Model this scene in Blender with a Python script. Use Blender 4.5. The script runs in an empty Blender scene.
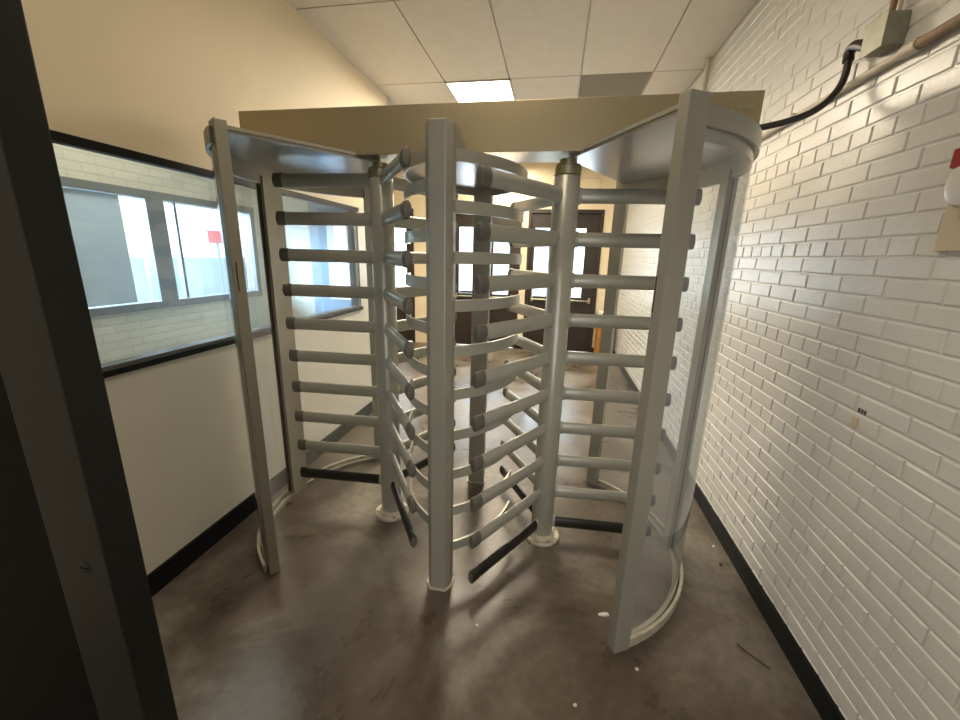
import bpy, bmesh, math, random
from mathutils import Vector, Matrix
random.seed(7)
C = bpy.context.scene.collection
SC = bpy.context.scene
PI = math.pi
def R(d): return math.radians(d)

# ------------------------------------------------------------------ camera
cam = bpy.data.cameras.new('camera'); camo = bpy.data.objects.new('camera', cam); C.objects.link(camo)
cam.sensor_width = 36; cam.lens = 402 / 960 * 36; cam.clip_start = 0.02; cam.clip_end = 200
M = Matrix(((0.9833, -0.0689, 0.16842), (0.18025, 0.24191, -0.95341), (0.02495, 0.96785, 0.25029)))
camo.matrix_world = Matrix.Translation((0, 0, 1.6)) @ M.to_4x4()
SC.camera = camo

# ------------------------------------------------------------------ world, lights, exposure
SC.view_settings.view_transform = 'Standard'; SC.view_settings.look = 'None'
SC.view_settings.gamma = 1; SC.view_settings.use_curve_mapping = False
SC.view_settings.exposure = 0.25
w = bpy.data.worlds.new('daylight'); SC.world = w; w.use_nodes = True
w.node_tree.nodes['Background'].inputs[0].default_value = (0.86, 0.94, 1.0, 1)
w.node_tree.nodes['Background'].inputs[1].default_value = 3.5

def area(name, loc, rot, sx, sy, power, col):
    l = bpy.data.lights.new(name, 'AREA'); l.shape = 'RECTANGLE'; l.size = sx; l.size_y = sy
    l.energy = power; l.color = col
    o = bpy.data.objects.new(name, l); C.objects.link(o); o.location = loc; o.rotation_euler = rot
    return o
# daylight outside the back doors (points -y) and outside the booth window (points +x, tilted down)
area('daylight_behind_doors', (-1.0, 8.6, 1.7), (R(-90), 0, 0), 6.0, 3.0, 470, (0.93, 0.97, 1.0))
def aim(o, target):
    o.rotation_euler = (Vector(target) - o.location).to_track_quat('-Z', 'Y').to_euler()
dl = area('daylight_outside_window', (-6.6, 1.2, 3.0), (0, 0, 0), 3.0, 2.0, 3600, (0.62, 0.78, 1.0)); aim(dl, (1.08, 2.6, .7))
# front lamp's diffuser is built below; the lights after it are unseen additions
WARM = (1.0, 0.84, 0.62)
area('lamp_light_front', (-0.81, 4.6, 3.05), (0, 0, 0), 0.55, 1.1, 80, WARM)
area('added_light_back', (-0.81, 6.4, 3.0), (0, 0, 0), 0.6, 1.0, 42, WARM)  # unseen ceiling light, added to light the back hall
area('fill_light_doorway', (-0.2, -1.0, 3.0), (R(25), 0, 0), 1.2, 1.2, 24, (1.0, 0.88, 0.70))  # unseen fill added behind the camera for post fronts and near wall
area('fill_behind_camera', (0.3, -2.9, 1.5), (R(90), 0, 0), 1.8, 2.4, 30, (0.92, 0.96, 1.0))  # cool fill added behind the camera; the wall there has no window
area('added_light_room', (-0.35, 1.35, 3.06), (0, 0, 0), 0.55, 1.1, 12, WARM)  # unseen ceiling light added to brighten the upper front walls and beam
area('fill_light_booth', (-2.6, 2.4, 3.0), (0, 0, 0), 0.6, 1.2, 26, (1.0, 0.93, 0.80))  # unseen light added to brighten the booth interior

# ------------------------------------------------------------------ materials
def mat(name, col, rough=0.5, metal=0.0, spec=0.5, bump=0.0, bscale=60.0, var=0.0, vscale=3.0, emis=None, coat=0.0):
    m = bpy.data.materials.new(name); m.use_nodes = True
    nt = m.node_tree; N = nt.nodes; L = nt.links; b = N['Principled BSDF']
    b.inputs['Base Color'].default_value = (*col, 1); b.inputs['Roughness'].default_value = rough
    b.inputs['Metallic'].default_value = metal; b.inputs['Specular IOR Level'].default_value = spec
    b.inputs['Coat Weight'].default_value = coat
    tc = N.new('ShaderNodeTexCoord')
    if var > 0:
        n = N.new('ShaderNodeTexNoise'); n.inputs['Scale'].default_value = vscale; n.inputs['Detail'].default_value = 5
        L.new(tc.outputs['Object'], n.inputs['Vector'])
        r = N.new('ShaderNodeValToRGB')
        r.color_ramp.elements[0].position = 0.3; r.color_ramp.elements[1].position = 0.7
        r.color_ramp.elements[0].color = (*[c * (1 - var) for c in col], 1)
        r.color_ramp.elements[1].color = (*[min(1, c * (1 + var)) for c in col], 1)
        L.new(n.outputs['Fac'], r.inputs['Fac']); L.new(r.outputs['Color'], b.inputs['Base Color'])
    if bump > 0:
        n2 = N.new('ShaderNodeTexNoise'); n2.inputs['Scale'].default_value = bscale; n2.inputs['Detail'].default_value = 4
        L.new(tc.outputs['Object'], n2.inputs['Vector'])
        bp = N.new('ShaderNodeBump'); bp.inputs['Strength'].default_value = bump; bp.inputs['Distance'].default_value = 0.004
        L.new(n2.outputs['Fac'], bp.inputs['Height']); L.new(bp.outputs['Normal'], b.inputs['Normal'])
    if emis:
        b.inputs['Emission Color'].default_value = (*emis[0], 1); b.inputs['Emission Strength'].default_value = emis[1]
    return m

def glass(name, tint, rmix=1.0, haze=0.05, rough=0.02):
    m = bpy.data.materials.new(name); m.use_nodes = True
    nt = m.node_tree; N = nt.nodes; L = nt.links; N.remove(N['Principled BSDF'])
    out = N['Material Output']
    t = N.new('ShaderNodeBsdfTransparent'); t.inputs[0].default_value = (*tint, 1)
    g = N.new('ShaderNodeBsdfGlossy'); g.inputs['Roughness'].default_value = rough
    d = N.new('ShaderNodeBsdfDiffuse'); d.inputs[0].default_value = (0.8, 0.82, 0.82, 1)
    fr = N.new('ShaderNodeFresnel'); fr.inputs['IOR'].default_value = 1.52
    geo = N.new('ShaderNodeNewGeometry')
    mu = N.new('ShaderNodeMath'); mu.operation = 'MULTIPLY'; mu.inputs[1].default_value = rmix; mu.use_clamp = True
    # the pane is modelled as a thin solid, use the outward normal on both sides
    L.new(fr.outputs[0], mu.inputs[0])
    bf = N.new('ShaderNodeMath'); bf.operation = 'SUBTRACT'; bf.inputs[0].default_value = 1.0; L.new(geo.outputs['Backfacing'], bf.inputs[1])
    mu2 = N.new('ShaderNodeMath'); mu2.operation = 'MULTIPLY'; L.new(mu.outputs[0], mu2.inputs[0]); L.new(bf.outputs[0], mu2.inputs[1])
    m1 = N.new('ShaderNodeMixShader'); m1.inputs[0].default_value = haze
    L.new(t.outputs[0], m1.inputs[1]); L.new(d.outputs[0], m1.inputs[2])
    m2 = N.new('ShaderNodeMixShader'); L.new(mu2.outputs[0], m2.inputs[0]); L.new(m1.outputs[0], m2.inputs[1]); L.new(g.outputs[0], m2.inputs[2])
    L.new(m2.outputs[0], out.inputs['Surface'])
    return m

def floor_mat():
    m = bpy.data.materials.new('polished_concrete'); m.use_nodes = True
    nt = m.node_tree; N = nt.nodes; L = nt.links; b = N['Principled BSDF']
    tc = N.new('ShaderNodeTexCoord')
    n = N.new('ShaderNodeTexNoise'); n.inputs['Scale'].default_value = 1.5; n.inputs['Detail'].default_value = 9; n.inputs['Roughness'].default_value = 0.62
    n.inputs['Distortion'].default_value = 0.6
    L.new(tc.outputs['Object'], n.inputs['Vector'])
    r = N.new('ShaderNodeValToRGB'); e = r.color_ramp.elements
    e[0].position = 0.36; e[0].color = (0.072, 0.054, 0.036, 1); e[1].position = 0.66; e[1].color = (0.235, 0.21, 0.17, 1)
    k = e.new(0.5); k.color = (0.125, 0.10, 0.073, 1)
    L.new(n.outputs['Fac'], r.inputs['Fac'])
    n3 = N.new('ShaderNodeTexNoise'); n3.inputs['Scale'].default_value = 22; n3.inputs['Detail'].default_value = 6
    L.new(tc.outputs['Object'], n3.inputs['Vector'])
    mx = N.new('ShaderNodeMix'); mx.data_type = 'RGBA'; mx.blend_type = 'OVERLAY'; mx.inputs['Factor'].default_value = 0.35
    L.new(r.outputs['Color'], mx.inputs['A']); L.new(n3.outputs['Fac'], mx.inputs['B'])
    # fine pale specks
    v = N.new('ShaderNodeTexVoronoi'); v.inputs['Scale'].default_value = 34; L.new(tc.outputs['Object'], v.inputs['Vector'])
    lt = N.new('ShaderNodeMath'); lt.operation = 'LESS_THAN'; lt.inputs[1].default_value = 0.05; L.new(v.outputs['Distance'], lt.inputs[0])
    sp = N.new('ShaderNodeMath'); sp.operation = 'MULTIPLY'; sp.inputs[1].default_value = 0.35; L.new(lt.outputs[0], sp.inputs[0])
    mx2 = N.new('ShaderNodeMix'); mx2.data_type = 'RGBA'; L.new(sp.outputs[0], mx2.inputs['Factor'])
    L.new(mx.outputs['Result'], mx2.inputs['A']); mx2.inputs['B'].default_value = (0.4, 0.36, 0.3, 1)
    L.new(mx2.outputs['Result'], b.inputs['Base Color'])
    rr = N.new('ShaderNodeMapRange'); rr.inputs['From Min'].default_value = 0.3; rr.inputs['From Max'].default_value = 0.7
    rr.inputs['To Min'].default_value = 0.22; rr.inputs['To Max'].default_value = 0.42
    L.new(n.outputs['Fac'], rr.inputs['Value']); L.new(rr.outputs['Result'], b.inputs['Roughness'])
    b.inputs['Specular IOR Level'].default_value = 0.45
    bp = N.new('ShaderNodeBump'); bp.inputs['Strength'].default_value = 0.12; bp.inputs['Distance'].default_value = 0.004
    L.new(n3.outputs['Fac'], bp.inputs['Height']); L.new(bp.outputs['Normal'], b.inputs['Normal'])
    return m

def brick_mat(name, col, mort):
    m = mat(name, col, 0.45); nt = m.node_tree; N = nt.nodes; L = nt.links; b = N['Principled BSDF']
    tc = N.new('ShaderNodeTexCoord'); sx = N.new('ShaderNodeSeparateXYZ'); cx = N.new('ShaderNodeCombineXYZ')
    ad = N.new('ShaderNodeMath'); ad.operation = 'ADD'
    L.new(tc.outputs['Object'], sx.inputs[0]); L.new(sx.outputs['X'], ad.inputs[0]); L.new(sx.outputs['Y'], ad.inputs[1])
    L.new(ad.outputs[0], cx.inputs['X']); L.new(sx.outputs['Z'], cx.inputs['Y'])
    t = N.new('ShaderNodeTexBrick'); L.new(cx.outputs[0], t.inputs['Vector'])
    t.inputs['Color1'].default_value = (*col, 1); t.inputs['Color2'].default_value = (*[c * .93 for c in col], 1)
    t.inputs['Mortar'].default_value = (*mort, 1); t.inputs['Scale'].default_value = 1
    t.inputs['Brick Width'].default_value = 0.2; t.inputs['Row Height'].default_value = 0.0636; t.inputs['Mortar Size'].default_value = 0.005
    L.new(t.outputs['Color'], b.inputs['Base Color'])
    bp = N.new('ShaderNodeBump'); bp.inputs['Strength'].default_value = 0.6; bp.inputs['Distance'].default_value = 0.004; bp.invert = True
    L.new(t.outputs['Fac'], bp.inputs['Height']); L.new(bp.outputs['Normal'], b.inputs['Normal'])
    return m

MT = {
 'paint': mat('grey_beige_painted_steel', (0.36, 0.35, 0.295), 0.36, 0.2, bump=0.05, bscale=90, var=0.04),
 'tube': mat('pale_painted_tube', (0.45, 0.445, 0.39), 0.30, 0.3, var=0.03, vscale=8),
 'cap': mat('grey_plastic_cap', (0.14, 0.13, 0.11), 0.5, bump=0.05),
 'rubber': mat('black_rubber_sleeve', (0.022, 0.019, 0.016), 0.35, bump=0.1),
 'beam': mat('brushed_tan_steel', (0.44, 0.37, 0.24), 0.36, 0.5, bump=0.03, bscale=30, var=0.06, vscale=1.5),
 'sheet': mat('grey_steel_sheet', (0.42, 0.42, 0.42), 0.28, 0.6, var=0.06, vscale=2),
 'flange': mat('worn_cream_flange', (0.55, 0.50, 0.40), 0.5, 0.1, var=0.2, vscale=25),
 'brass': mat('tarnished_collar', (0.42, 0.39, 0.25), 0.4, 0.8, var=0.2, vscale=30),
 'poly': glass('clear_polycarbonate', (0.95, 0.965, 0.97), 1.0, 0.11, 0.05),
 'glass': glass('window_glass', (0.88, 0.93, 0.95), 1.6, 0.03, 0.01),
 'gasket': mat('brown_gasket', (0.06, 0.045, 0.035), 0.5),
 'floor': floor_mat(),
 'brickpaint': mat('white_painted_brick', (0.73, 0.725, 0.70), 0.30, bump=0.22, bscale=70, var=0.03, vscale=6, spec=0.5),
 'brick2': brick_mat('cream_painted_brick', (0.56, 0.51, 0.40), (0.46, 0.42, 0.33)),
 'cream': mat('cream_wall_paint', (0.77, 0.67, 0.48), 0.6, bump=0.08, bscale=40, var=0.02),
 'white': mat('off_white_panel', (0.74, 0.71, 0.63), 0.38, bump=0.04, bscale=20, var=0.02),
 'black': mat('black_trim', (0.008, 0.006, 0.005), 0.5, spec=0.2),
 'vinyl': mat('black_vinyl_base', (0.008, 0.008, 0.010), 0.5, spec=0.25, bump=0.05),
 'tile': mat('ceiling_tile', (0.66, 0.61, 0.54), 0.8, bump=0.25, bscale=160, var=0.03, vscale=12),
 'greytile': mat('stained_grey_tile', (0.21, 0.185, 0.14), 0.8, bump=0.2, bscale=160),
 'grid': mat('ceiling_grid', (0.52, 0.47, 0.41), 0.5),
 'lamp': mat('lamp_diffuser', (0.9, 0.9, 0.88), 0.5, emis=((1.0, 0.93, 0.78), 9.0)),
 'darkframe': mat('charcoal_door_frame', (0.010, 0.0105, 0.010), 0.42, spec=0.3, bump=0.05, bscale=50),
 'darkdoor': mat('black_door_paint', (0.003, 0.003, 0.003), 0.6, spec=0.1),
 'browndoor': mat('dark_brown_door', (0.028, 0.020, 0.016), 0.4, var=0.1),
 'slate': mat('slate_grey_frame', (0.13, 0.135, 0.13), 0.4),
 'slateblue': mat('slate_blue_paint', (0.17, 0.22, 0.27), 0.45),
 'pale': mat('pale_lilac_blind', (0.75, 0.72, 0.76), 0.6),
 'blind': mat('pale_blue_blind', (0.43, 0.52, 0.58), 0.6, var=0.04),
 'galv': mat('galvanised_steel', (0.33, 0.33, 0.26), 0.45, 0.5, var=0.15, vscale=20),
 'cable': mat('black_flexible_conduit', (0.028, 0.022, 0.02), 0.35),
 'pipe': mat('cream_painted_conduit', (0.68, 0.60, 0.48), 0.45, var=0.05, vscale=15),
 'rust': mat('rusty_conduit', (0.33, 0.23, 0.15), 0.6, 0.2, var=0.3, vscale=30),
 'beige': mat('beige_plate', (0.62, 0.52, 0.36), 0.5),
 'red': mat('red_plastic', (0.35, 0.02, 0.02), 0.35),
 'bell': mat('white_gloss_plastic', (0.75, 0.73, 0.70), 0.25),
 'wood': mat('orange_wood', (0.42, 0.19, 0.05), 0.45, var=0.2, vscale=14),
 'paper': mat('white_paper', (0.8, 0.79, 0.76), 0.7),
 'concrete': mat('outdoor_paving', (0.55, 0.55, 0.53), 0.8, var=0.08),
 'outwall': mat('grey_outdoor_wall', (0.30, 0.35, 0.38), 0.8, var=0.15),
 'twig': mat('dry_twig', (0.10, 0.06, 0.035), 0.8),
 'stone': mat('pale_grit', (0.7, 0.68, 0.62), 0.7),
 'desk': mat('pale_worktop', (0.62, 0.60, 0.55), 0.4),
}

# ------------------------------------------------------------------ mesh helpers
def obj(name, bm, m, parent=None, smooth=None, bevel=0):
    me = bpy.data.meshes.new(name)
    bmesh.ops.recalc_face_normals(bm, faces=bm.faces[:])
    if bevel:
        es = [e for e in bm.edges if len(e.link_faces) == 2 and e.calc_face_angle(0) > 0.5]
        bmesh.ops.bevel(bm, geom=es, offset=bevel, segments=2, profile=0.6, affect='EDGES', clamp_overlap=True)
    bm.to_mesh(me); bm.free()
    if smooth is not None:
        for p in me.polygons: p.use_smooth = True
        me.set_sharp_from_angle(angle=R(smooth))
    me.materials.append(MT[m])
    o = bpy.data.objects.new(name, me); C.objects.link(o)
    if parent: o.parent = parent
    return o
def empty(name, loc):
    o = bpy.data.objects.new(name, None); C.objects.link(o); o.location = loc; o.empty_display_size = .1; return o
def tag(o, label, cat, group=None):
    o['label'] = label; o['category'] = cat
    if group: o['group'] = group
    return o
def struct(o, label=None):
    o['kind'] = 'structure'
    if label: o['label'] = label
    return o
def bx(bm, x0, x1, y0, y1, z0, z1, T=None):
    vs = [bm.verts.new((x, y, z)) for z in (z0, z1) for x, y in ((x0, y0), (x1, y0), (x1, y1), (x0, y1))]
    for f in ((3, 2, 1, 0), (4, 5, 6, 7), (0, 1, 5, 4), (1, 2, 6, 5), (2, 3, 7, 6), (3, 0, 4, 7)): bm.faces.new([vs[i] for i in f])
    if T is not None:
        for v in vs: v.co = T @ v.co
    return vs
def box(x0, x1, y0, y1, z0, z1, T=None):
    bm = bmesh.new(); bx(bm, x0, x1, y0, y1, z0, z1, T); return bm
def prism(pts, z0, z1, bm=None):
    bm = bm or bmesh.new(); n = len(pts)
    a = [bm.verts.new((*p, z0)) for p in pts]; b = [bm.verts.new((*p, z1)) for p in pts]
    bm.faces.new(a[::-1]); bm.faces.new(b)
    for i in range(n): bm.faces.new((a[i], a[(i + 1) % n], b[(i + 1) % n], b[i]))
    return bm
def lathe(prof, seg=32, T=None, bm=None):
    """prof: list of (r,z), closed with caps on the axis"""
    bm = bm or bmesh.new(); rings = []
    for r, z in prof:
        rings.append([bm.verts.new((r * math.cos(2 * PI * i / seg), r * math.sin(2 * PI * i / seg), z)) for i in range(seg)])
    for a, b in zip(rings, rings[1:]):
        for i in range(seg): bm.faces.new((a[i], a[(i + 1) % seg], b[(i + 1) % seg], b[i]))
    bm.faces.new(rings[0][::-1]); bm.faces.new(rings[-1])
    if T is not None:
        for rg in rings:
            for v in rg: v.co = T @ v.co
    return bm
def band(pts, t, z0, z1, closed=False):
    """vertical strip of thickness t following plan points"""
    bm = bmesh.new(); n = len(pts); rows = []
    for i, p in enumerate(pts):
        a = Vector(pts[max(i - 1, 0)]); b = Vector(pts[min(i + 1, n - 1)])
        d = (b - a).normalized(); nn = Vector((-d.y, d.x)) * t / 2; p = Vector(p)
        q, r = p + nn, p - nn
        rows.append([bm.verts.new((q.x, q.y, z0)), bm.verts.new((q.x, q.y, z1)), bm.verts.new((r.x, r.y, z1)), bm.verts.new((r.x, r.y, z0))])
    for a, b in zip(rows, rows[1:]):
        for k in range(4): bm.faces.new((a[k], a[(k + 1) % 4], b[(k + 1) % 4], b[k]))
    bm.faces.new(rows[0]); bm.faces.new(rows[-1][::-1])
    return bm
def tube(pts, r, seg=14, bm=None):
    bm = bm or bmesh.new(); P = [Vector(p) for p in pts]; rings = []; up = Vector((0, 0, 1))
    for i, p in enumerate(P):
        d = (P[min(i + 1, len(P) - 1)] - P[max(i - 1, 0)]).normalized()
        if abs(d.dot(up)) > .95: up = Vector((1, 0, 0))
        u = d.cross(up).normalized(); v = u.cross(d)
        rr = r[i] if isinstance(r, (list, tuple)) else r
        rings.append([bm.verts.new(p + (u * math.cos(2 * PI * k / seg) + v * math.sin(2 * PI * k / seg)) * rr) for k in range(seg)])
        up = v
    for a, b in zip(rings, rings[1:]):
        for k in range(seg): bm.faces.new((a[k], a[(k + 1) % seg], b[(k + 1) % seg], b[k]))
    bm.faces.new(rings[0][::-1]); bm.faces.new(rings[-1])
    return bm
def arc(c, r, a0, a1, n): return [(c[0] + r * math.cos(R(a0 + (a1 - a0) * i / n)), c[1] + r * math.sin(R(a0 + (a1 - a0) * i / n))) for i in range(n + 1)]

# ------------------------------------------------------------------ room shell
XL, XR, YB, ZC = -1.78, 1.08, 7.1, 3.12
struct(obj('floor', box(-3.42, 1.4, -3.2, 7.4, -0.1, 0), 'floor'), 'mottled brown polished concrete floor')
# ceiling: tiles on a grid, pitch 0.597 x 1.21
ceil = obj('ceiling', box(-3.42, 1.4, -3.2, 7.4, ZC + 0.012, ZC + 0.06), 'grid'); struct(ceil, 'suspended ceiling of white tiles')

xs = [-1.78, -1.10, -0.51, 0.10, 0.69, 1.08]
ys = [4.03 + 1.21 * k for k in range(-5, 3)] + [7.1]
tb = bmesh.new(); gt = bmesh.new()
xl = [-3.3, -2.89, -2.29, -1.705] + xs[1:]
for j in range(len(ys) - 1):
    row = xl if ys[j] > 5 else ([-3.3, -2.89, -2.29] + xs)
    for i in range(len(row) - 1):
        x0, x1, y0, y1 = row[i] + .006, row[i + 1] - .006, ys[j] + .006, ys[j + 1] - .006
        if abs(ys[j] - 4.03) < .01 and abs(row[i] + 1.10) < .01: continue
        if abs(ys[j] - 4.03) < .01 and abs(row[i] - 0.10) < .01: bx(gt, x0, x1, y0, y1, ZC + .004, ZC + .02); continue
        bx(tb, x0, x1, y0, y1, ZC, ZC + .02)
obj('ceiling_tiles', tb, 'tile', ceil, bevel=0); g = obj('stained_ceiling_tile', gt, 'greytile', ceil); g['label'] = 'dark grey-brown tile'
lp = empty('ceiling_light', (-0.805, 4.635, ZC)); tag(lp, 'bright rectangular light panel set flush in the tiled ceiling above the turnstile header', 'ceiling light')
def pbox(name, m, par, x0, x1, y0, y1, z0, z1, bevel=0, T=None):
    bm = bmesh.new(); l = par.matrix_world.translation if False else par.location
    bx(bm, x0 - l.x, x1 - l.x, y0 - l.y, y1 - l.y, z0 - l.z, z1 - l.z)
    return obj(name, bm, m, par, bevel=bevel)
pbox('diffuser', 'lamp', lp, -1.09, -0.52, 4.045, 5.225, ZC - .004, ZC + .012)
fb = bmesh.new()
for a in ((-1.104, -1.088, 4.03, 5.24), (-0.522, -0.506, 4.03, 5.24), (-1.104, -0.506, 4.03, 4.045), (-1.104, -0.506, 5.225, 5.24)):
    bx(fb, a[0] + .805, a[1] + .805, a[2] - 4.635, a[3] - 4.635, -.008, .011)
obj('frame', fb, 'grid', lp)

# right wall: real bricks, a header course every sixth row
cz = 0.066; zh = 1.661 - cz / 2
bm = bmesh.new(); rr = random.Random(3)
k0 = int(math.floor((0.10 - zh) / cz))
k1 = int(math.ceil((ZC - zh) / cz))
SL = 0.2164
def addbrick(y0, y1, z0, z1):
    g = .0038; c = .0032; xo = XR + .0048; xf = XR + rr.uniform(-.0012, .0010)
    if z1 - z0 < .02: return
    j = [rr.uniform(-.0016, .0016) for _ in range(8)]; t = rr.uniform(-.0006, .0006)
    P = [(y0 + g + j[0], z0 + g + j[1]), (y1 - g + j[2], z0 + g + j[3]), (y1 - g + j[4], z1 - g + j[5]), (y0 + g + j[6], z1 - g + j[7])]
    S = [(1, 1), (-1, 1), (-1, -1), (1, -1)]
    a = [bm.verts.new((xo, p[0] - s[0] * .0015, p[1] - s[1] * .0015)) for p, s in zip(P, S)]
    b = [bm.verts.new((xf + .0015, p[0] + s[0] * c * .45, p[1] + s[1] * c * .45)) for p, s in zip(P, S)]
    d = [bm.verts.new((xf + (t if q in (0, 3) else -t), p[0] + s[0] * c * 1.3, p[1] + s[1] * c * 1.3)) for q, (p, s) in enumerate(zip(P, S))]
    for u, v in ((a, b), (b, d)):
        for i in range(4): bm.faces.new((u[i], u[(i + 1) % 4], v[(i + 1) % 4], v[i]))
    bm.faces.new(d)
for k in range(k0, k1):
    z0 = max(zh + k * cz, 0.05); z1 = min(zh + (k + 1) * cz, ZC)
    if k % 6 == 0:
        L_, ph = SL / 2, 2.037
    else:
        L_, ph = SL, (2.075 + (0 if k % 2 else SL / 2 if k % 6 != 4 else SL * .66) + rr.uniform(-.012, .012))
    n0 = int(math.floor((0.46 - ph) / L_)); y = ph + n0 * L_
    while y < YB + .1:
        addbrick(y, y + L_ + 0, z0, z1); y += L_
bx(bm, XR + .0040, XR + .12, .44, YB + .2, 0, ZC + .02)
wr = obj('wall_right', bm, 'brickpaint'); struct(wr, 'white painted brick wall')
bm = box(XR - .014, XR + .004, .46, YB, 0, .10); struct(obj('baseboard_right', bm, 'vinyl', bevel=.003))
# left wall with the glazed opening y -..3.53, z 1.105..1.98
lw = bmesh.new()
bx(lw, XL - .10, XL, .5, 4.30, 0, 1.09)
bx(lw, XL - .10, XL, 3.55, 4.30, 1.09, 1.99)
bx(lw, XL - .10, XL, .5, .62, 1.09, 1.99)
struct(obj('wall_left', lw, 'white'), 'off-white panelled lower wall')
struct(obj('trim_1', box(XL - .10, XL + .004, .5, 4.30, 1.99, ZC + .01), 'cream'), 'warm cream plaster wall above the window band')
struct(obj('trim_2', box(XL - .03, XL + .016, .5, 3.56, 1.955, 1.99), 'black', bevel=.003), 'dark strip over the glazing')
struct(obj('trim_3', box(XL - .03, XL + .016, .5, 3.56, 1.082, 1.110), 'black', bevel=.003), 'dark strip under the glazing')
struct(obj('baseboard_left', box(XL - .004, XL + .014, .5, 4.30, 0, .115), 'vinyl', bevel=.003))
w1 = obj('window_1', (lambda b: (bx(b, XL - .07, XL - .005, 3.49, 3.55, 1.11, 1.955), bx(b, XL - .07, XL - .005, .62, .68, 1.11, 1.955), bx(b, XL - .07, XL - .005, .68, 3.49, 1.11, 1.122), b)[-1])(bmesh.new()), 'slate'); struct(w1, 'long glazed booth window')
obj('pane', box(XL - .030, XL - .024, .68, 3.49, 1.122, 1.955), 'glass', w1)
# back wall with door openings
bw = bmesh.new()
doors = [(-3.10, -2.50), (-1.84, -0.60), (-0.49, 0.718)]
xc = [-3.42, -3.10, -2.50, -1.84, -0.60, -0.49, 0.718, 1.2]
for i in range(0, len(xc) - 1, 2): bx(bw, xc[i], xc[i + 1], YB, YB + .12, 0, 2.36)
bx(bw, -3.42, 1.2, YB, YB + .12, 2.36, ZC + .02)
struct(obj('wall_back', bw, 'cream'), 'cream back wall of the hall beyond')
struct(obj('wall_hall_side', box(-3.42, -3.30, 4.30, YB + .12, 0, ZC), 'cream'))
struct(obj('baseboard_back', box(-.60, -.49, YB - .012, YB + .01, 0, .1), 'vinyl'))
struct(obj('baseboard_hall', box(.718, XR - .014, YB - .012, YB + .01, 0, .1), 'vinyl'))
def door_pair(n, x0, x1, leafs):
    f = bmesh.new(); bx(f, x0, x0 + .05, YB - .02, YB + .09, 0, 2.31); bx(f, x1 - .05, x1, YB - .02, YB + .09, 0, 2.31); bx(f, x0, x1, YB - .02, YB + .09, 2.31, 2.37)
    d = obj('door_%d' % n, f, 'browndoor', bevel=.003); struct(d, 'dark brown glazed double doors')
    for (a, b, p0, p1) in leafs:
        l = bmesh.new()
        bx(l, a, p0, YB + .02, YB + .065, .01, 2.312); bx(l, p1, b, YB + .02, YB + .065, .01, 2.312)
        bx(l, p0, p1, YB + .02, YB + .065, .01, .95); bx(l, p0, p1, YB + .02, YB + .065, 2.08, 2.312)
        lf = obj('door_leaf', l, 'browndoor', d)
        obj('pane', box(p0, p1, YB + .04, YB + .046, .95, 2.08), 'glass', lf)
        bar = bmesh.new(); tube([(a + .06, YB - .035, .90), (b - .06, YB - .035, .90)], .014, bm=bar)
        bx(bar, a + .05, a + .09, YB - .035, YB + .022, .86, .95); bx(bar, b - .09, b - .05, YB - .035, YB + .022, .86, .95)
        obj('push_bar', bar, 'brass', lf, smooth=40)
door_pair(3, -0.49, 0.718, [(-.44, .11, -.37, -.13), (.115, .668, .20, .46)])
door_pair(2, -1.84, -0.60, [(-1.79, -1.22, -1.68, -1.32), (-1.215, -.65, -1.07, -.79)])
door_pair(1, -3.10, -2.50, [(-3.05, -2.55, -2.96, -2.65)])
# transom sign outline above doors
struct(obj('trim_4', (lambda b: (bx(b, .28, .62, YB - .012, YB, 2.66, 2.675), bx(b, .28, .62, YB - .012, YB, 2.83, 2.845), bx(b, .28, .295, YB - .012, YB, 2.66, 2.845), bx(b, .605, .62, YB - .012, YB, 2.66, 2.845), b)[-1])(bmesh.new()), 'pipe'))
# booth behind the left window
struct(obj('wall_booth_end', box(-3.42, XL - .0, 4.30, 4.42, 0, ZC), 'brick2'), 'booth end wall')
fw = bmesh.new()
bx(fw, -3.42, -3.30, .4, 4.30, 0, 1.13); bx(fw, -3.42, -3.30, .4, 4.30, 2.03, ZC); bx(fw, -3.42, -3.30, .4, 1.2, 1.13, 2.03); bx(fw, -3.42, -3.30, 4.12, 4.30, 1.13, 2.03)
struct(obj('wall_booth_outer', fw, 'brick2'), 'painted brick outer wall of the booth')
w2f = bmesh.new()
bx(w2f, -3.40, -3.27, 1.2, 4.12, 1.10, 1.16); bx(w2f, -3.40, -3.27, 1.2, 4.12, 1.985, 2.045)
for a, b in ((1.2, 1.26), (4.06, 4.12), (2.90, 3.06)): bx(w2f, -3.39, -3.275, a, b, 1.16, 1.985)
for a, b in ((3.20, 3.225),): bx(w2f, -3.38, -3.33, a, b, 1.16, 1.985)
w2 = obj('window_2', w2f, 'slate'); struct(w2, 'grey framed outside window of the booth')
obj('pane', box(-3.352, -3.346, 1.26, 4.06, 1.16, 1.985), 'glass', w2)
bl = obj('window_blind', box(-3.315, -3.30, 1.27, 2.715, 1.17, 1.98), 'blind', w2)
# slate door in the booth end wall
d4 = obj('door_4', (lambda b: (bx(b, -2.72, -2.12, 4.265, 4.30, 0, 2.12), b)[-1])(bmesh.new()), 'slateblue', bevel=.003); struct(d4, 'slate blue booth door')
obj('door_pane', box(-2.50, -2.25, 4.25, 4.27, 1.08, 2.0), 'pale', d4)
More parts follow.
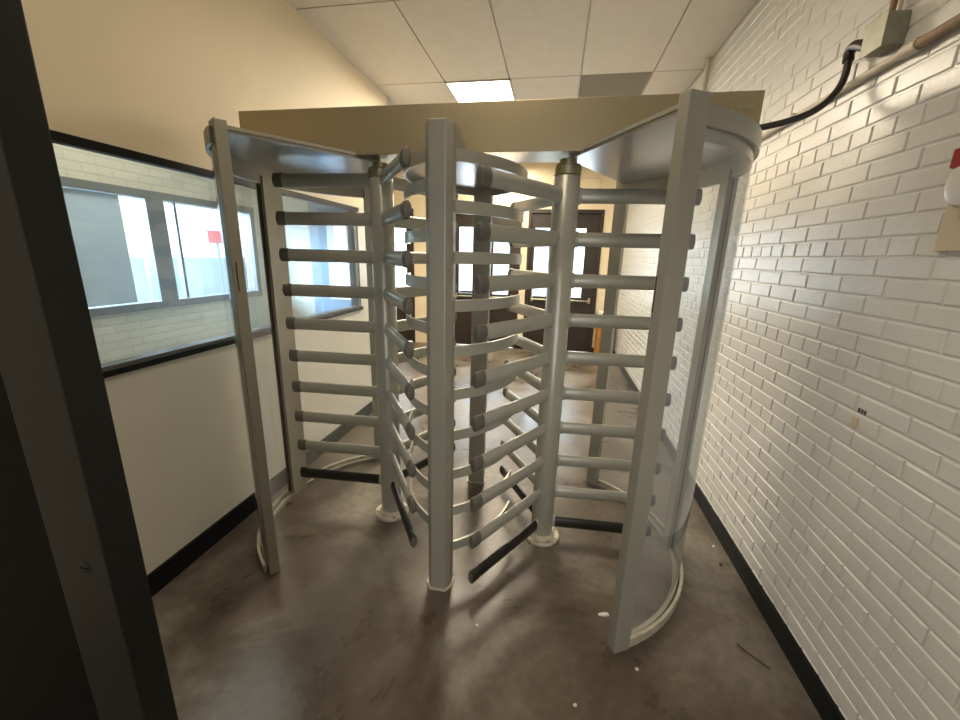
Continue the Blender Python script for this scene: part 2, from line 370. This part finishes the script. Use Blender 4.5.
# front wall with the doorway the camera stands in
struct(obj('wall_front', (lambda b: (bx(b, -3.42, -.72, .405, .50, 0, ZC), bx(b, 1.05, 1.2, .40, .50, 0, ZC), bx(b, -.72, 1.05, .405, .50, 2.25, ZC), b)[-1])(bmesh.new()), 'darkdoor'), 'front wall around the doorway')
d5 = obj('door_5', (lambda b: (bx(b, -.719, -.620, .392, .443, 0, 2.25), bx(b, 1.0, 1.05, .392, .443, 0, 2.25), bx(b, -.719, 1.05, .392, .443, 2.16, 2.25), b)[-1])(bmesh.new()), 'darkframe', bevel=.0025); struct(d5, 'charcoal metal door frame at the left edge of the view')
sc_ = bmesh.new(); T = Matrix.Translation((-.6615, .392, 1.134)) @ Matrix.Rotation(R(90), 4, 'X'); lathe([(.011, -.002), (.011, .0005), (.009, .0015)], 20, T, sc_)
so = obj('screw', sc_, 'darkframe', d5, smooth=40)
obj('screw_slot', box(-.669, -.654, .3897, .3906, 1.1332, 1.1348), 'darkdoor', so)
# vestibule behind the camera
vb = bmesh.new(); bx(vb, -3.42, -1.9, -3.2, .42, 0, ZC); struct(obj('wall_entry_left', vb, 'cream'))
struct(obj('wall_entry_right', box(1.2, 1.3, -3.2, .52, 0, ZC), 'cream'))
struct(obj('wall_entry_back', box(-1.9, 1.2, -3.2, -3.1, 0, ZC), 'cream'))

# ------------------------------------------------------------------ turnstile
LP, RP = Vector((-.92, 2.12)), Vector((.026, 2.10))
FX, FY = -.462, 1.628; BX, BY = -.462, 2.61
fr = empty('double_turnstile', (-.447, 2.11, 0)); tag(fr, 'pale grey full-height double turnstile cage with tan header beam, spanning the corridor', 'turnstile')
OFF = Matrix.Translation((.447, -2.11, 0))
def fobj(name, bm, m, smooth=None, bevel=0, parent=None, label=None):
    o = obj(name, bm, m, None, smooth, bevel)
    o.data.transform(OFF); o.parent = parent or fr
    if label: o['label'] = label
    return o
ztop = 2.085
hb = fobj('header_beam', box(-1.615, .778, 2.0, 2.22, 2.062, 2.272), 'beam', bevel=.003, label='tan brushed steel header beam')
fobj('maker_plate', box(.655, .745, 1.9975, 2.0005, 2.205, 2.222), 'brass', parent=hb)
ZT0, ZT1 = 2.048, 2.060
for side, P, a0, a1, am, s in (('left', LP, 235, 120, 173, 1), ('right', RP, -62, 62, 4, -1)):
    RC = .742 if side == 'left' else .742
    n = 36
    # canopy plate: wedge from the pole out to the curved rim
    pts = arc(P, .735, a0, a1, n)
    c1 = [(P.x + .02 * math.cos(R(a0)), P.y + .02 * math.sin(R(a0)))]
    fobj('canopy', prism(pts + [(P.x, P.y)], ZT0, ZT1), 'sheet')
    # folded lips along both straight edges
    for a in (a0, a1):
        d = Vector((math.cos(R(a)), math.sin(R(a)))); nn = Vector((-d.y, d.x))
        p0 = P + d * (.13 if a == a0 else .10); p1 = P + d * .735
        fobj('canopy_lip', band([tuple(p0), tuple(p1)], .012, 2.060, 2.074 if a == a0 else 2.066), 'paint')
    fobj('canopy_rim', band(arc(P, .746, a0, a1, n), .014, 2.000, 2.060), 'paint', smooth=40)
    fobj('top_rail', band(arc(P, .728, a0, a1, n), .020, 1.962, 2.048), 'paint', smooth=40)
    # front and back posts: radial .066, tangential .08
    for a in (a0, a1):
        T = Matrix.Translation((P.x, P.y, 0)) @ Matrix.Rotation(R(a), 4, 'Z')
        po = fobj('post', box(.695 if side == 'left' else .718, .742 if side == 'left' else .765, -.038, .038, .0, ztop, T), 'paint', bevel=.004)
        pass
        if a == a0:
            yy = .0385 * s
            # slot on the face towards the passage
            fobj('slot', box(.722, .728, min(s * .0375, s * .0388), max(s * .0375, s * .0388), 1.45 - .02, 1.55, T), 'gasket', parent=po)
    # mid upright plate
    mid = fobj('mid_post', band(arc(P, .722, am - (5.0 if s > 0 else 3.2), am + (5.0 if s > 0 else 3.2), 6), .03, .0, 2.0), 'paint', bevel=.002)
    # glazing in two curved sheets with gaskets
    f0, f1 = (a0, am) if side == 'left' else (am, a0)
    for u, v in ((a0 + (-3 if side == 'left' else 3), am + (5.5 if side == 'left' else -3.6)), (am + (-5.5 if side == 'left' else 3.6), a1 + (3 if side == 'left' else -3))):
        pn = fobj('curved_panel', band(arc(P, .735, u, v, 30), .006, .035, 2.0), 'poly', smooth=60, label='clear curved plastic sheet')
        for q in (u, v):
            e = 1.0 if q == u and u < v or q == v and v < u else -1.0
            if abs(q - am) < 7: fobj('gasket', band(arc(P, .7345, q - .6, q + .6, 2), .014, .035, 1.955), 'gasket', parent=pn)
            if abs(q - am) < 7:
                fobj('edge_strip', band(arc(P, .7345, q - 1.4 - .5, q - .65, 2), .010, .035, 1.96), 'paint', parent=pn)
    fobj('floor_rail', band(arc(P, .752, a0, a1, n), .014, 0, .042), 'flange', smooth=40)
    fobj('floor_channel', band(arc(P, .722, a0, a1, n), .02, 0, .022), 'paint', smooth=40)

def hexpost(x, y, front):
    s = 1 if front else -1
    pts = [(x - .033, y - .045 * s), (x + .033, y - .045 * s), (x + .055, y - .012 * s), (x + .055, y + .04 * s), (x - .057, y + .04 * s), (x - .057, y - .012 * s)]
    return pts if s > 0 else pts[::-1]
for fr_ in (True, False):
    x, y = (FX, FY) if fr_ else (BX, BY)
    po = fobj('barrier_post', prism(hexpost(x, y, fr_), 0, ztop if fr_ else 2.06), 'paint', bevel=.005, label='faceted upright in the middle barrier')
    b = prism([(x + (px - x) * 1.18, y + (py - y) * 1.18) for px, py in hexpost(x, y, fr_)], 0, .008); fobj('foot_plate', b, 'flange', parent=po)
# lens-shaped middle canopy
bul = .292; hc = (BY - FY) / 2; RL = (bul * bul + hc * hc) / (2 * bul); yc = (FY + BY) / 2; hal = math.degrees(math.asin(hc / RL))
def rarc(da=0, n=22, trim=0): return arc((FX + bul - RL, yc), RL + da, -hal + trim, hal - trim, n)
def larc(da=0, n=22, trim=0): return arc((FX - bul + RL, yc), RL + da, 180 - hal + trim, 180 + hal - trim, n)
fobj('middle_canopy', prism(rarc() + larc()[1:-1], 1.982, 1.994), 'sheet')
fobj('canopy_rim', band(rarc(0, 22), .014, 1.955, 2.000), 'paint', smooth=40)
fobj('canopy_rim', band(larc(0, 22), .014, 1.955, 2.000), 'paint', smooth=40)
for sg in (1, -1):
    gp = [(FY + .03, 1.995), (FY + .03, 2.083), (FY + .07, 2.080), (FY + .13, 2.062), (FY + .20, 2.030), (FY + .27, 1.995)]
    bm = bmesh.new(); xa, xb = FX + sg * .050, FX + sg * .058
    A = [bm.verts.new((xa, y, z)) for y, z in gp]; B = [bm.verts.new((xb, y, z)) for y, z in gp]
    bm.faces.new(A); bm.faces.new(B[::-1])
    for q in range(len(gp)): bm.faces.new((A[q], A[(q + 1) % len(gp)], B[(q + 1) % len(gp)], B[q]))
    fobj('gusset_plate', bm, 'paint')
fobj('support_block', box(FX - .04, FX + .04, 2.05, 2.17, 1.99, 2.064), 'paint', bevel=.003)
zr = lambda k: .102 + .1985 * k
zl = lambda k: .225 + .1935 * k
for k in range(9):
    z = zr(k) + .099; fobj('barrier_bar', band(rarc(0, 22, 3)[:11], .010, z - .025, z + .025), 'tube', smooth=40)
    z = zl(k) + .0965; fobj('barrier_bar', band(larc(0, 22, 3)[-11:], .010, z - .025, z + .025), 'tube', smooth=40)

# rotors
def copy_tree(o, parent=None):
    c = o.copy(); C.objects.link(c); c.parent = parent
    for ch in [x for x in bpy.data.objects if x.parent == o]: copy_tree(ch, c)
    return c
TX = Matrix.Rotation(R(90), 4, 'Y')
def rotor(P, angs, zf, label, ztopp, xt=0.0):
    r = empty('turnstile_rotor', (P.x, P.y, 0)); tag(r, label, 'turnstile rotor')
    obj('pole', lathe([(.0, .02), (.058, .02), (.062, .03), (.062, ztopp - .065), (.058, ztopp - .06), (.0, ztopp - .06)][1:-1], 36), 'tube', r, smooth=40)
    obj('top_collar', lathe([(.052, ztopp - .06), (.064, ztopp - .058), (.064, ztopp - .022), (.059, ztopp - .018), (.059, ztopp - .012), (.04, ztopp - .008), (.04, ztopp + .011)], 36), 'brass', r, smooth=30)
    fl = obj('base_flange', lathe([(.105, 0), (.105, .012), (.100, .017), (.078, .018), (.070, .030), (.062, .036)], 36), 'flange', r, smooth=30)
    for q in range(4):
        T = Matrix.Translation((.089 * math.cos(q * PI / 2 + .5), .089 * math.sin(q * PI / 2 + .5), .017))
        obj('bolt', lathe([(.008, 0), (.008, .006), (.006, .008)], 6, T), 'galv', fl)
    for k in range(10):
        z = zf(k); bottom = k == 0
        for a in angs:
            T = Matrix.Translation((0, 0, z)) @ Matrix.Rotation(R(a), 4, 'Z') @ Matrix.Diagonal((1, .50, 1, 1)) @ TX
            rad = .034
            ar = obj('arm', lathe([(.030, .045), (rad, .047), (rad, .545 + xt), (rad - .001, .5465 + xt)], 24, T), 'rubber' if bottom else 'tube', r, smooth=40)
            if bottom: ar['label'] = 'black rubber-covered bottom arm'
            obj('arm_socket', lathe([(.0385, .050), (.0385, .070), (.036, .073)], 24, T), 'tube', ar, smooth=40)
            obj('end_cap', lathe([(.0355, .545 + xt), (.0365, .548 + xt), (.0365, .592 + xt), (.034, .597 + xt), (.030, .599 + xt)], 24, T), 'rubber' if bottom else 'cap', ar, smooth=40)
            if bottom: obj('cap_face', lathe([(.028, .598 + xt), (.028, .6005 + xt), (.026, .601 + xt)], 24, T), 'cap', ar, smooth=40)
    return r
rotor(LP, (183, 303, 63), zl, 'left rotor: grey pole with three wings of horizontal tube arms', 2.036)
rotor(RP, (3, 238, 120.5), zr, 'right rotor: grey pole with three wings of horizontal tube arms', 2.036, .014)

# ------------------------------------------------------------------ right wall fittings
jb = empty('junction_box', (1.08, 1.86, 2.36)); tag(jb, 'grey galvanised junction box high on the white brick wall', 'electrical box')
def lob(name, bm, m, par, smooth=None, bevel=0):
    o = obj(name, bm, m, None, smooth, bevel); l = par.location; o.data.transform(Matrix.Translation((-l.x, -l.y, -l.z))); o.parent = par; return o
lob('body', box(1.016, 1.0785, 1.765, 1.862, 2.312, 2.408), 'galv', jb, bevel=.004)
lob('cover', box(1.010, 1.016, 1.761, 1.866, 2.308, 2.412), 'galv', jb, bevel=.002)
lob('connector', tube([(1.04, 1.855, 2.352), (1.04, 1.885, 2.352)], .017), 'galv', jb, smooth=40)
for i, (y, r_) in enumerate(((1.825, .010), (1.792, .007))):
    o = lob('riser_conduit', tube([(1.055, y, 2.40), (1.055, y, ZC - .002)], r_), 'rust' if i == 0 else 'pipe', jb, smooth=40)
cb = [(1.038, 1.93, 2.382), (1.038, 1.965, 2.394), (1.038, 1.985, 2.378), (1.036, 1.972, 2.343), (1.03, 1.965, 2.275), (1.0, 1.972, 2.218), (.95, 1.98, 2.177), (.88, 1.99, 2.154), (.82, 2.01, 2.144), (.787, 2.03, 2.142)]
def smoothpath(P, it=2):
    P = [Vector(p) for p in P]
    for _ in range(it):
        Q = [P[0]]
        for a, b in zip(P, P[1:]): Q += [a * .75 + b * .25, a * .25 + b * .75]
        Q.append(P[-1]); P = Q
    return P
cbl = empty('flexible_conduit', (1.04, 1.88, 2.36)); tag(cbl, 'black flexible cable curving from the grey junction box down to the turnstile header', 'cable')
lob('hose', tube(smoothpath(cb), .0125), 'cable', cbl, smooth=50)
lob('elbow_fitting', tube(smoothpath([(1.042, 1.884, 2.355), (1.040, 1.93, 2.382), (1.038, 1.965, 2.395), (1.038, 1.986, 2.380), (1.036, 1.976, 2.350)]), .018), 'cable', cbl, smooth=50)
cd = empty('wall_conduit', (1.07, 2.2, 2.27)); tag(cd, 'long conduit painted cream, running level along the brick wall below the junction box', 'conduit')
lob('pipe', tube([(1.062, 1.70, 2.270), (1.062, 4.6, 2.270)], .013), 'pipe', cd, smooth=40)
lob('rusty_pipe', tube([(1.060, .53, 2.270), (1.060, 1.70, 2.270)], .016), 'rust', cd, smooth=40)
lob('coupling', tube([(1.060, 1.665, 2.270), (1.060, 1.725, 2.270)], .020), 'pipe', cd, smooth=40)
for y in (2.35, 3.1, 3.9): lob('strap', box(1.047, 1.079, y - .006, y + .006, 2.252, 2.288), 'pipe', cd, bevel=.003)
vp = obj('vertical_pipe', tube([(1.055, 3.84, 2.30), (1.055, 3.84, ZC - .002)], .017), 'pipe', smooth=40); tag(vp, 'short cream vertical pipe in the far upper part of the brick wall, reaching the ceiling', 'pipe')
pl = obj('wall_plate', box(1.066, 1.079, .93, 1.415, 1.645, 2.02), 'beige', bevel=.003); tag(pl, 'beige metal plate on the brick wall at the right edge of the photo', 'plate')
st = empty('alarm_strobe', (1.066, 1.34, 1.82)); tag(st, 'white rounded alarm strobe with a red band on the beige plate', 'alarm')
T = Matrix.Translation((1.066, 1.315, 1.815)) @ Matrix.Rotation(R(-90), 4, 'Y')
lob('housing', lathe([(.055, 0), (.062, .006), (.062, .040), (.056, .050), (.038, .056)], 36, T), 'bell', st, smooth=35)
lob('red_band', box(1.012, 1.0665, 1.26, 1.372, 1.855, 1.905), 'red', st, bevel=.006)
lob('screw', lathe([(.006, .0), (.006, .006), (.004, .008)], 12, Matrix.Translation((1.06, 1.345, 1.735)) @ Matrix.Rotation(R(-90), 4, 'Y')), 'galv', st)
ot = obj('small_tag', box(1.0755, 1.0790, 1.527, 1.555, 1.043, 1.083), 'beige', bevel=.001); tag(ot, 'tiny tan metal tag stuck on the white brick wall', 'tag')
mk = bmesh.new()
for q in range(3): bx(mk, 1.0775, 1.0790, 1.503 + .014 * q, 1.512 + .014 * q, 1.104, 1.120)
tag(obj('ink_mark', mk, 'gasket'), 'three small dark marks on the brick just above the tan tag', 'mark')

# ------------------------------------------------------------------ far hall
sd = empty('wooden_stand', (.87, 6.9, 0)); tag(sd, 'orange-brown wooden stand by the far dark doors', 'stand')
lob('cabinet', box(.75, .99, 6.78, 7.05, 0, .66), 'wood', sd, bevel=.006)
lob('top', box(.735, 1.005, 6.76, 7.06, .66, .70), 'browndoor', sd, bevel=.004)
tag(obj('paper_stack', box(.76, .97, 6.80, 7.02, .70, .76), 'paper', bevel=.003), 'stack of white papers on the wooden stand', 'papers')

# ------------------------------------------------------------------ booth contents and outdoors
dk = empty('booth_desk', (-3.0, 2.6, 0)); tag(dk, 'grey-blue desk inside the booth under its outside window', 'desk')
lob('worktop', box(-3.29, -2.75, 1.3, 3.7, .70, .74), 'desk', dk, bevel=.004)
for y in (1.35, 2.5, 3.62): lob('leg_panel', box(-3.26, -2.80, y, y + .03, 0, .70), 'slateblue', dk)
struct(obj('outdoor_ground', box(-30, -3.5, -14, 20, -.15, -.1), 'concrete'))
ow = obj('low_wall', box(-7.3, -7.1, -6, 16, -.1, 1.43), 'outwall'); tag(ow, 'low grey-blue wall outside the booth window', 'outdoor wall')
rs = empty('red_sign', (-6.0, 6.2, -.1)); tag(rs, 'dull red sign seen outside through the booth window', 'sign')
lob('panel', box(-6.03, -6.0, 6.38, 6.75, 1.70, 1.92), 'red', rs, bevel=.005)
lob('post', tube([(-6.015, 6.56, -.1), (-6.015, 6.56, 1.75)], .02), 'slate', rs)
struct(obj('rear_ground', box(-8, 5, 7.45, 20, -.15, -.1), 'concrete'))

# ------------------------------------------------------------------ litter on the floor
def chip(name, x, y, sx, sy, h_, rot, m, label, cat):
    T = Matrix.Translation((x, y, 0)) @ Matrix.Rotation(R(rot), 4, 'Z')
    bm = bmesh.new(); n = 7; r2 = random.Random(int(x * 1000))
    rad = [(r2.uniform(.75, 1.1)) for _ in range(n)]
    pts = [(sx * rad[i] * math.cos(2 * PI * i / n), sy * rad[i] * math.sin(2 * PI * i / n)) for i in range(n)]
    a = [bm.verts.new((*p, 0)) for p in pts]; b = [bm.verts.new((p[0] * .8, p[1] * .8, h_)) for p in pts]
    bm.faces.new(a[::-1]); bm.faces.new(b)
    for i in range(n): bm.faces.new((a[i], a[(i + 1) % n], b[(i + 1) % n], b[i]))
    bm.transform(T); o = obj(name, bm, m); tag(o, label, cat); return o
chip('paper_scrap', .335, 1.600, .030, .011, .006, 12, 'paper', 'white paper scrap lying at the foot of the right front turnstile post', 'litter')
chip('paint_flake', 1.015, 2.21, .012, .008, .006, 40, 'paper', 'tiny white flake on the floor near the right baseboard, behind the dark leaf', 'litter')
chip('dead_leaf', 1.0, 2.06, .014, .010, .008, 70, 'twig', 'small dark dead leaf on the floor beside the right baseboard', 'litter')
chip('plaster_crumb', .183, 1.172, .010, .007, .005, 10, 'stone', 'pale crumb alone on the bare floor in the foreground', 'litter')
chip('grit', .435, 1.36, .008, .007, .005, 10, 'stone', 'small pale stone just in front of the right front turnstile post', 'litter')
chip('chalk_bit', -.234, 1.425, .010, .006, .004, 10, 'stone', 'pale chip on the floor in front of the middle barrier post', 'litter')
tw = obj('twig', tube(smoothpath([(.885, 1.56, .004), (.91, 1.525, .007), (.945, 1.495, .005), (.972, 1.468, .004)]), [.0025] * 4 + [.0035] * 20 if False else .0032, 8), 'twig', smooth=60); tag(tw, 'thin dry twig on the floor next to the right baseboard', 'twig')
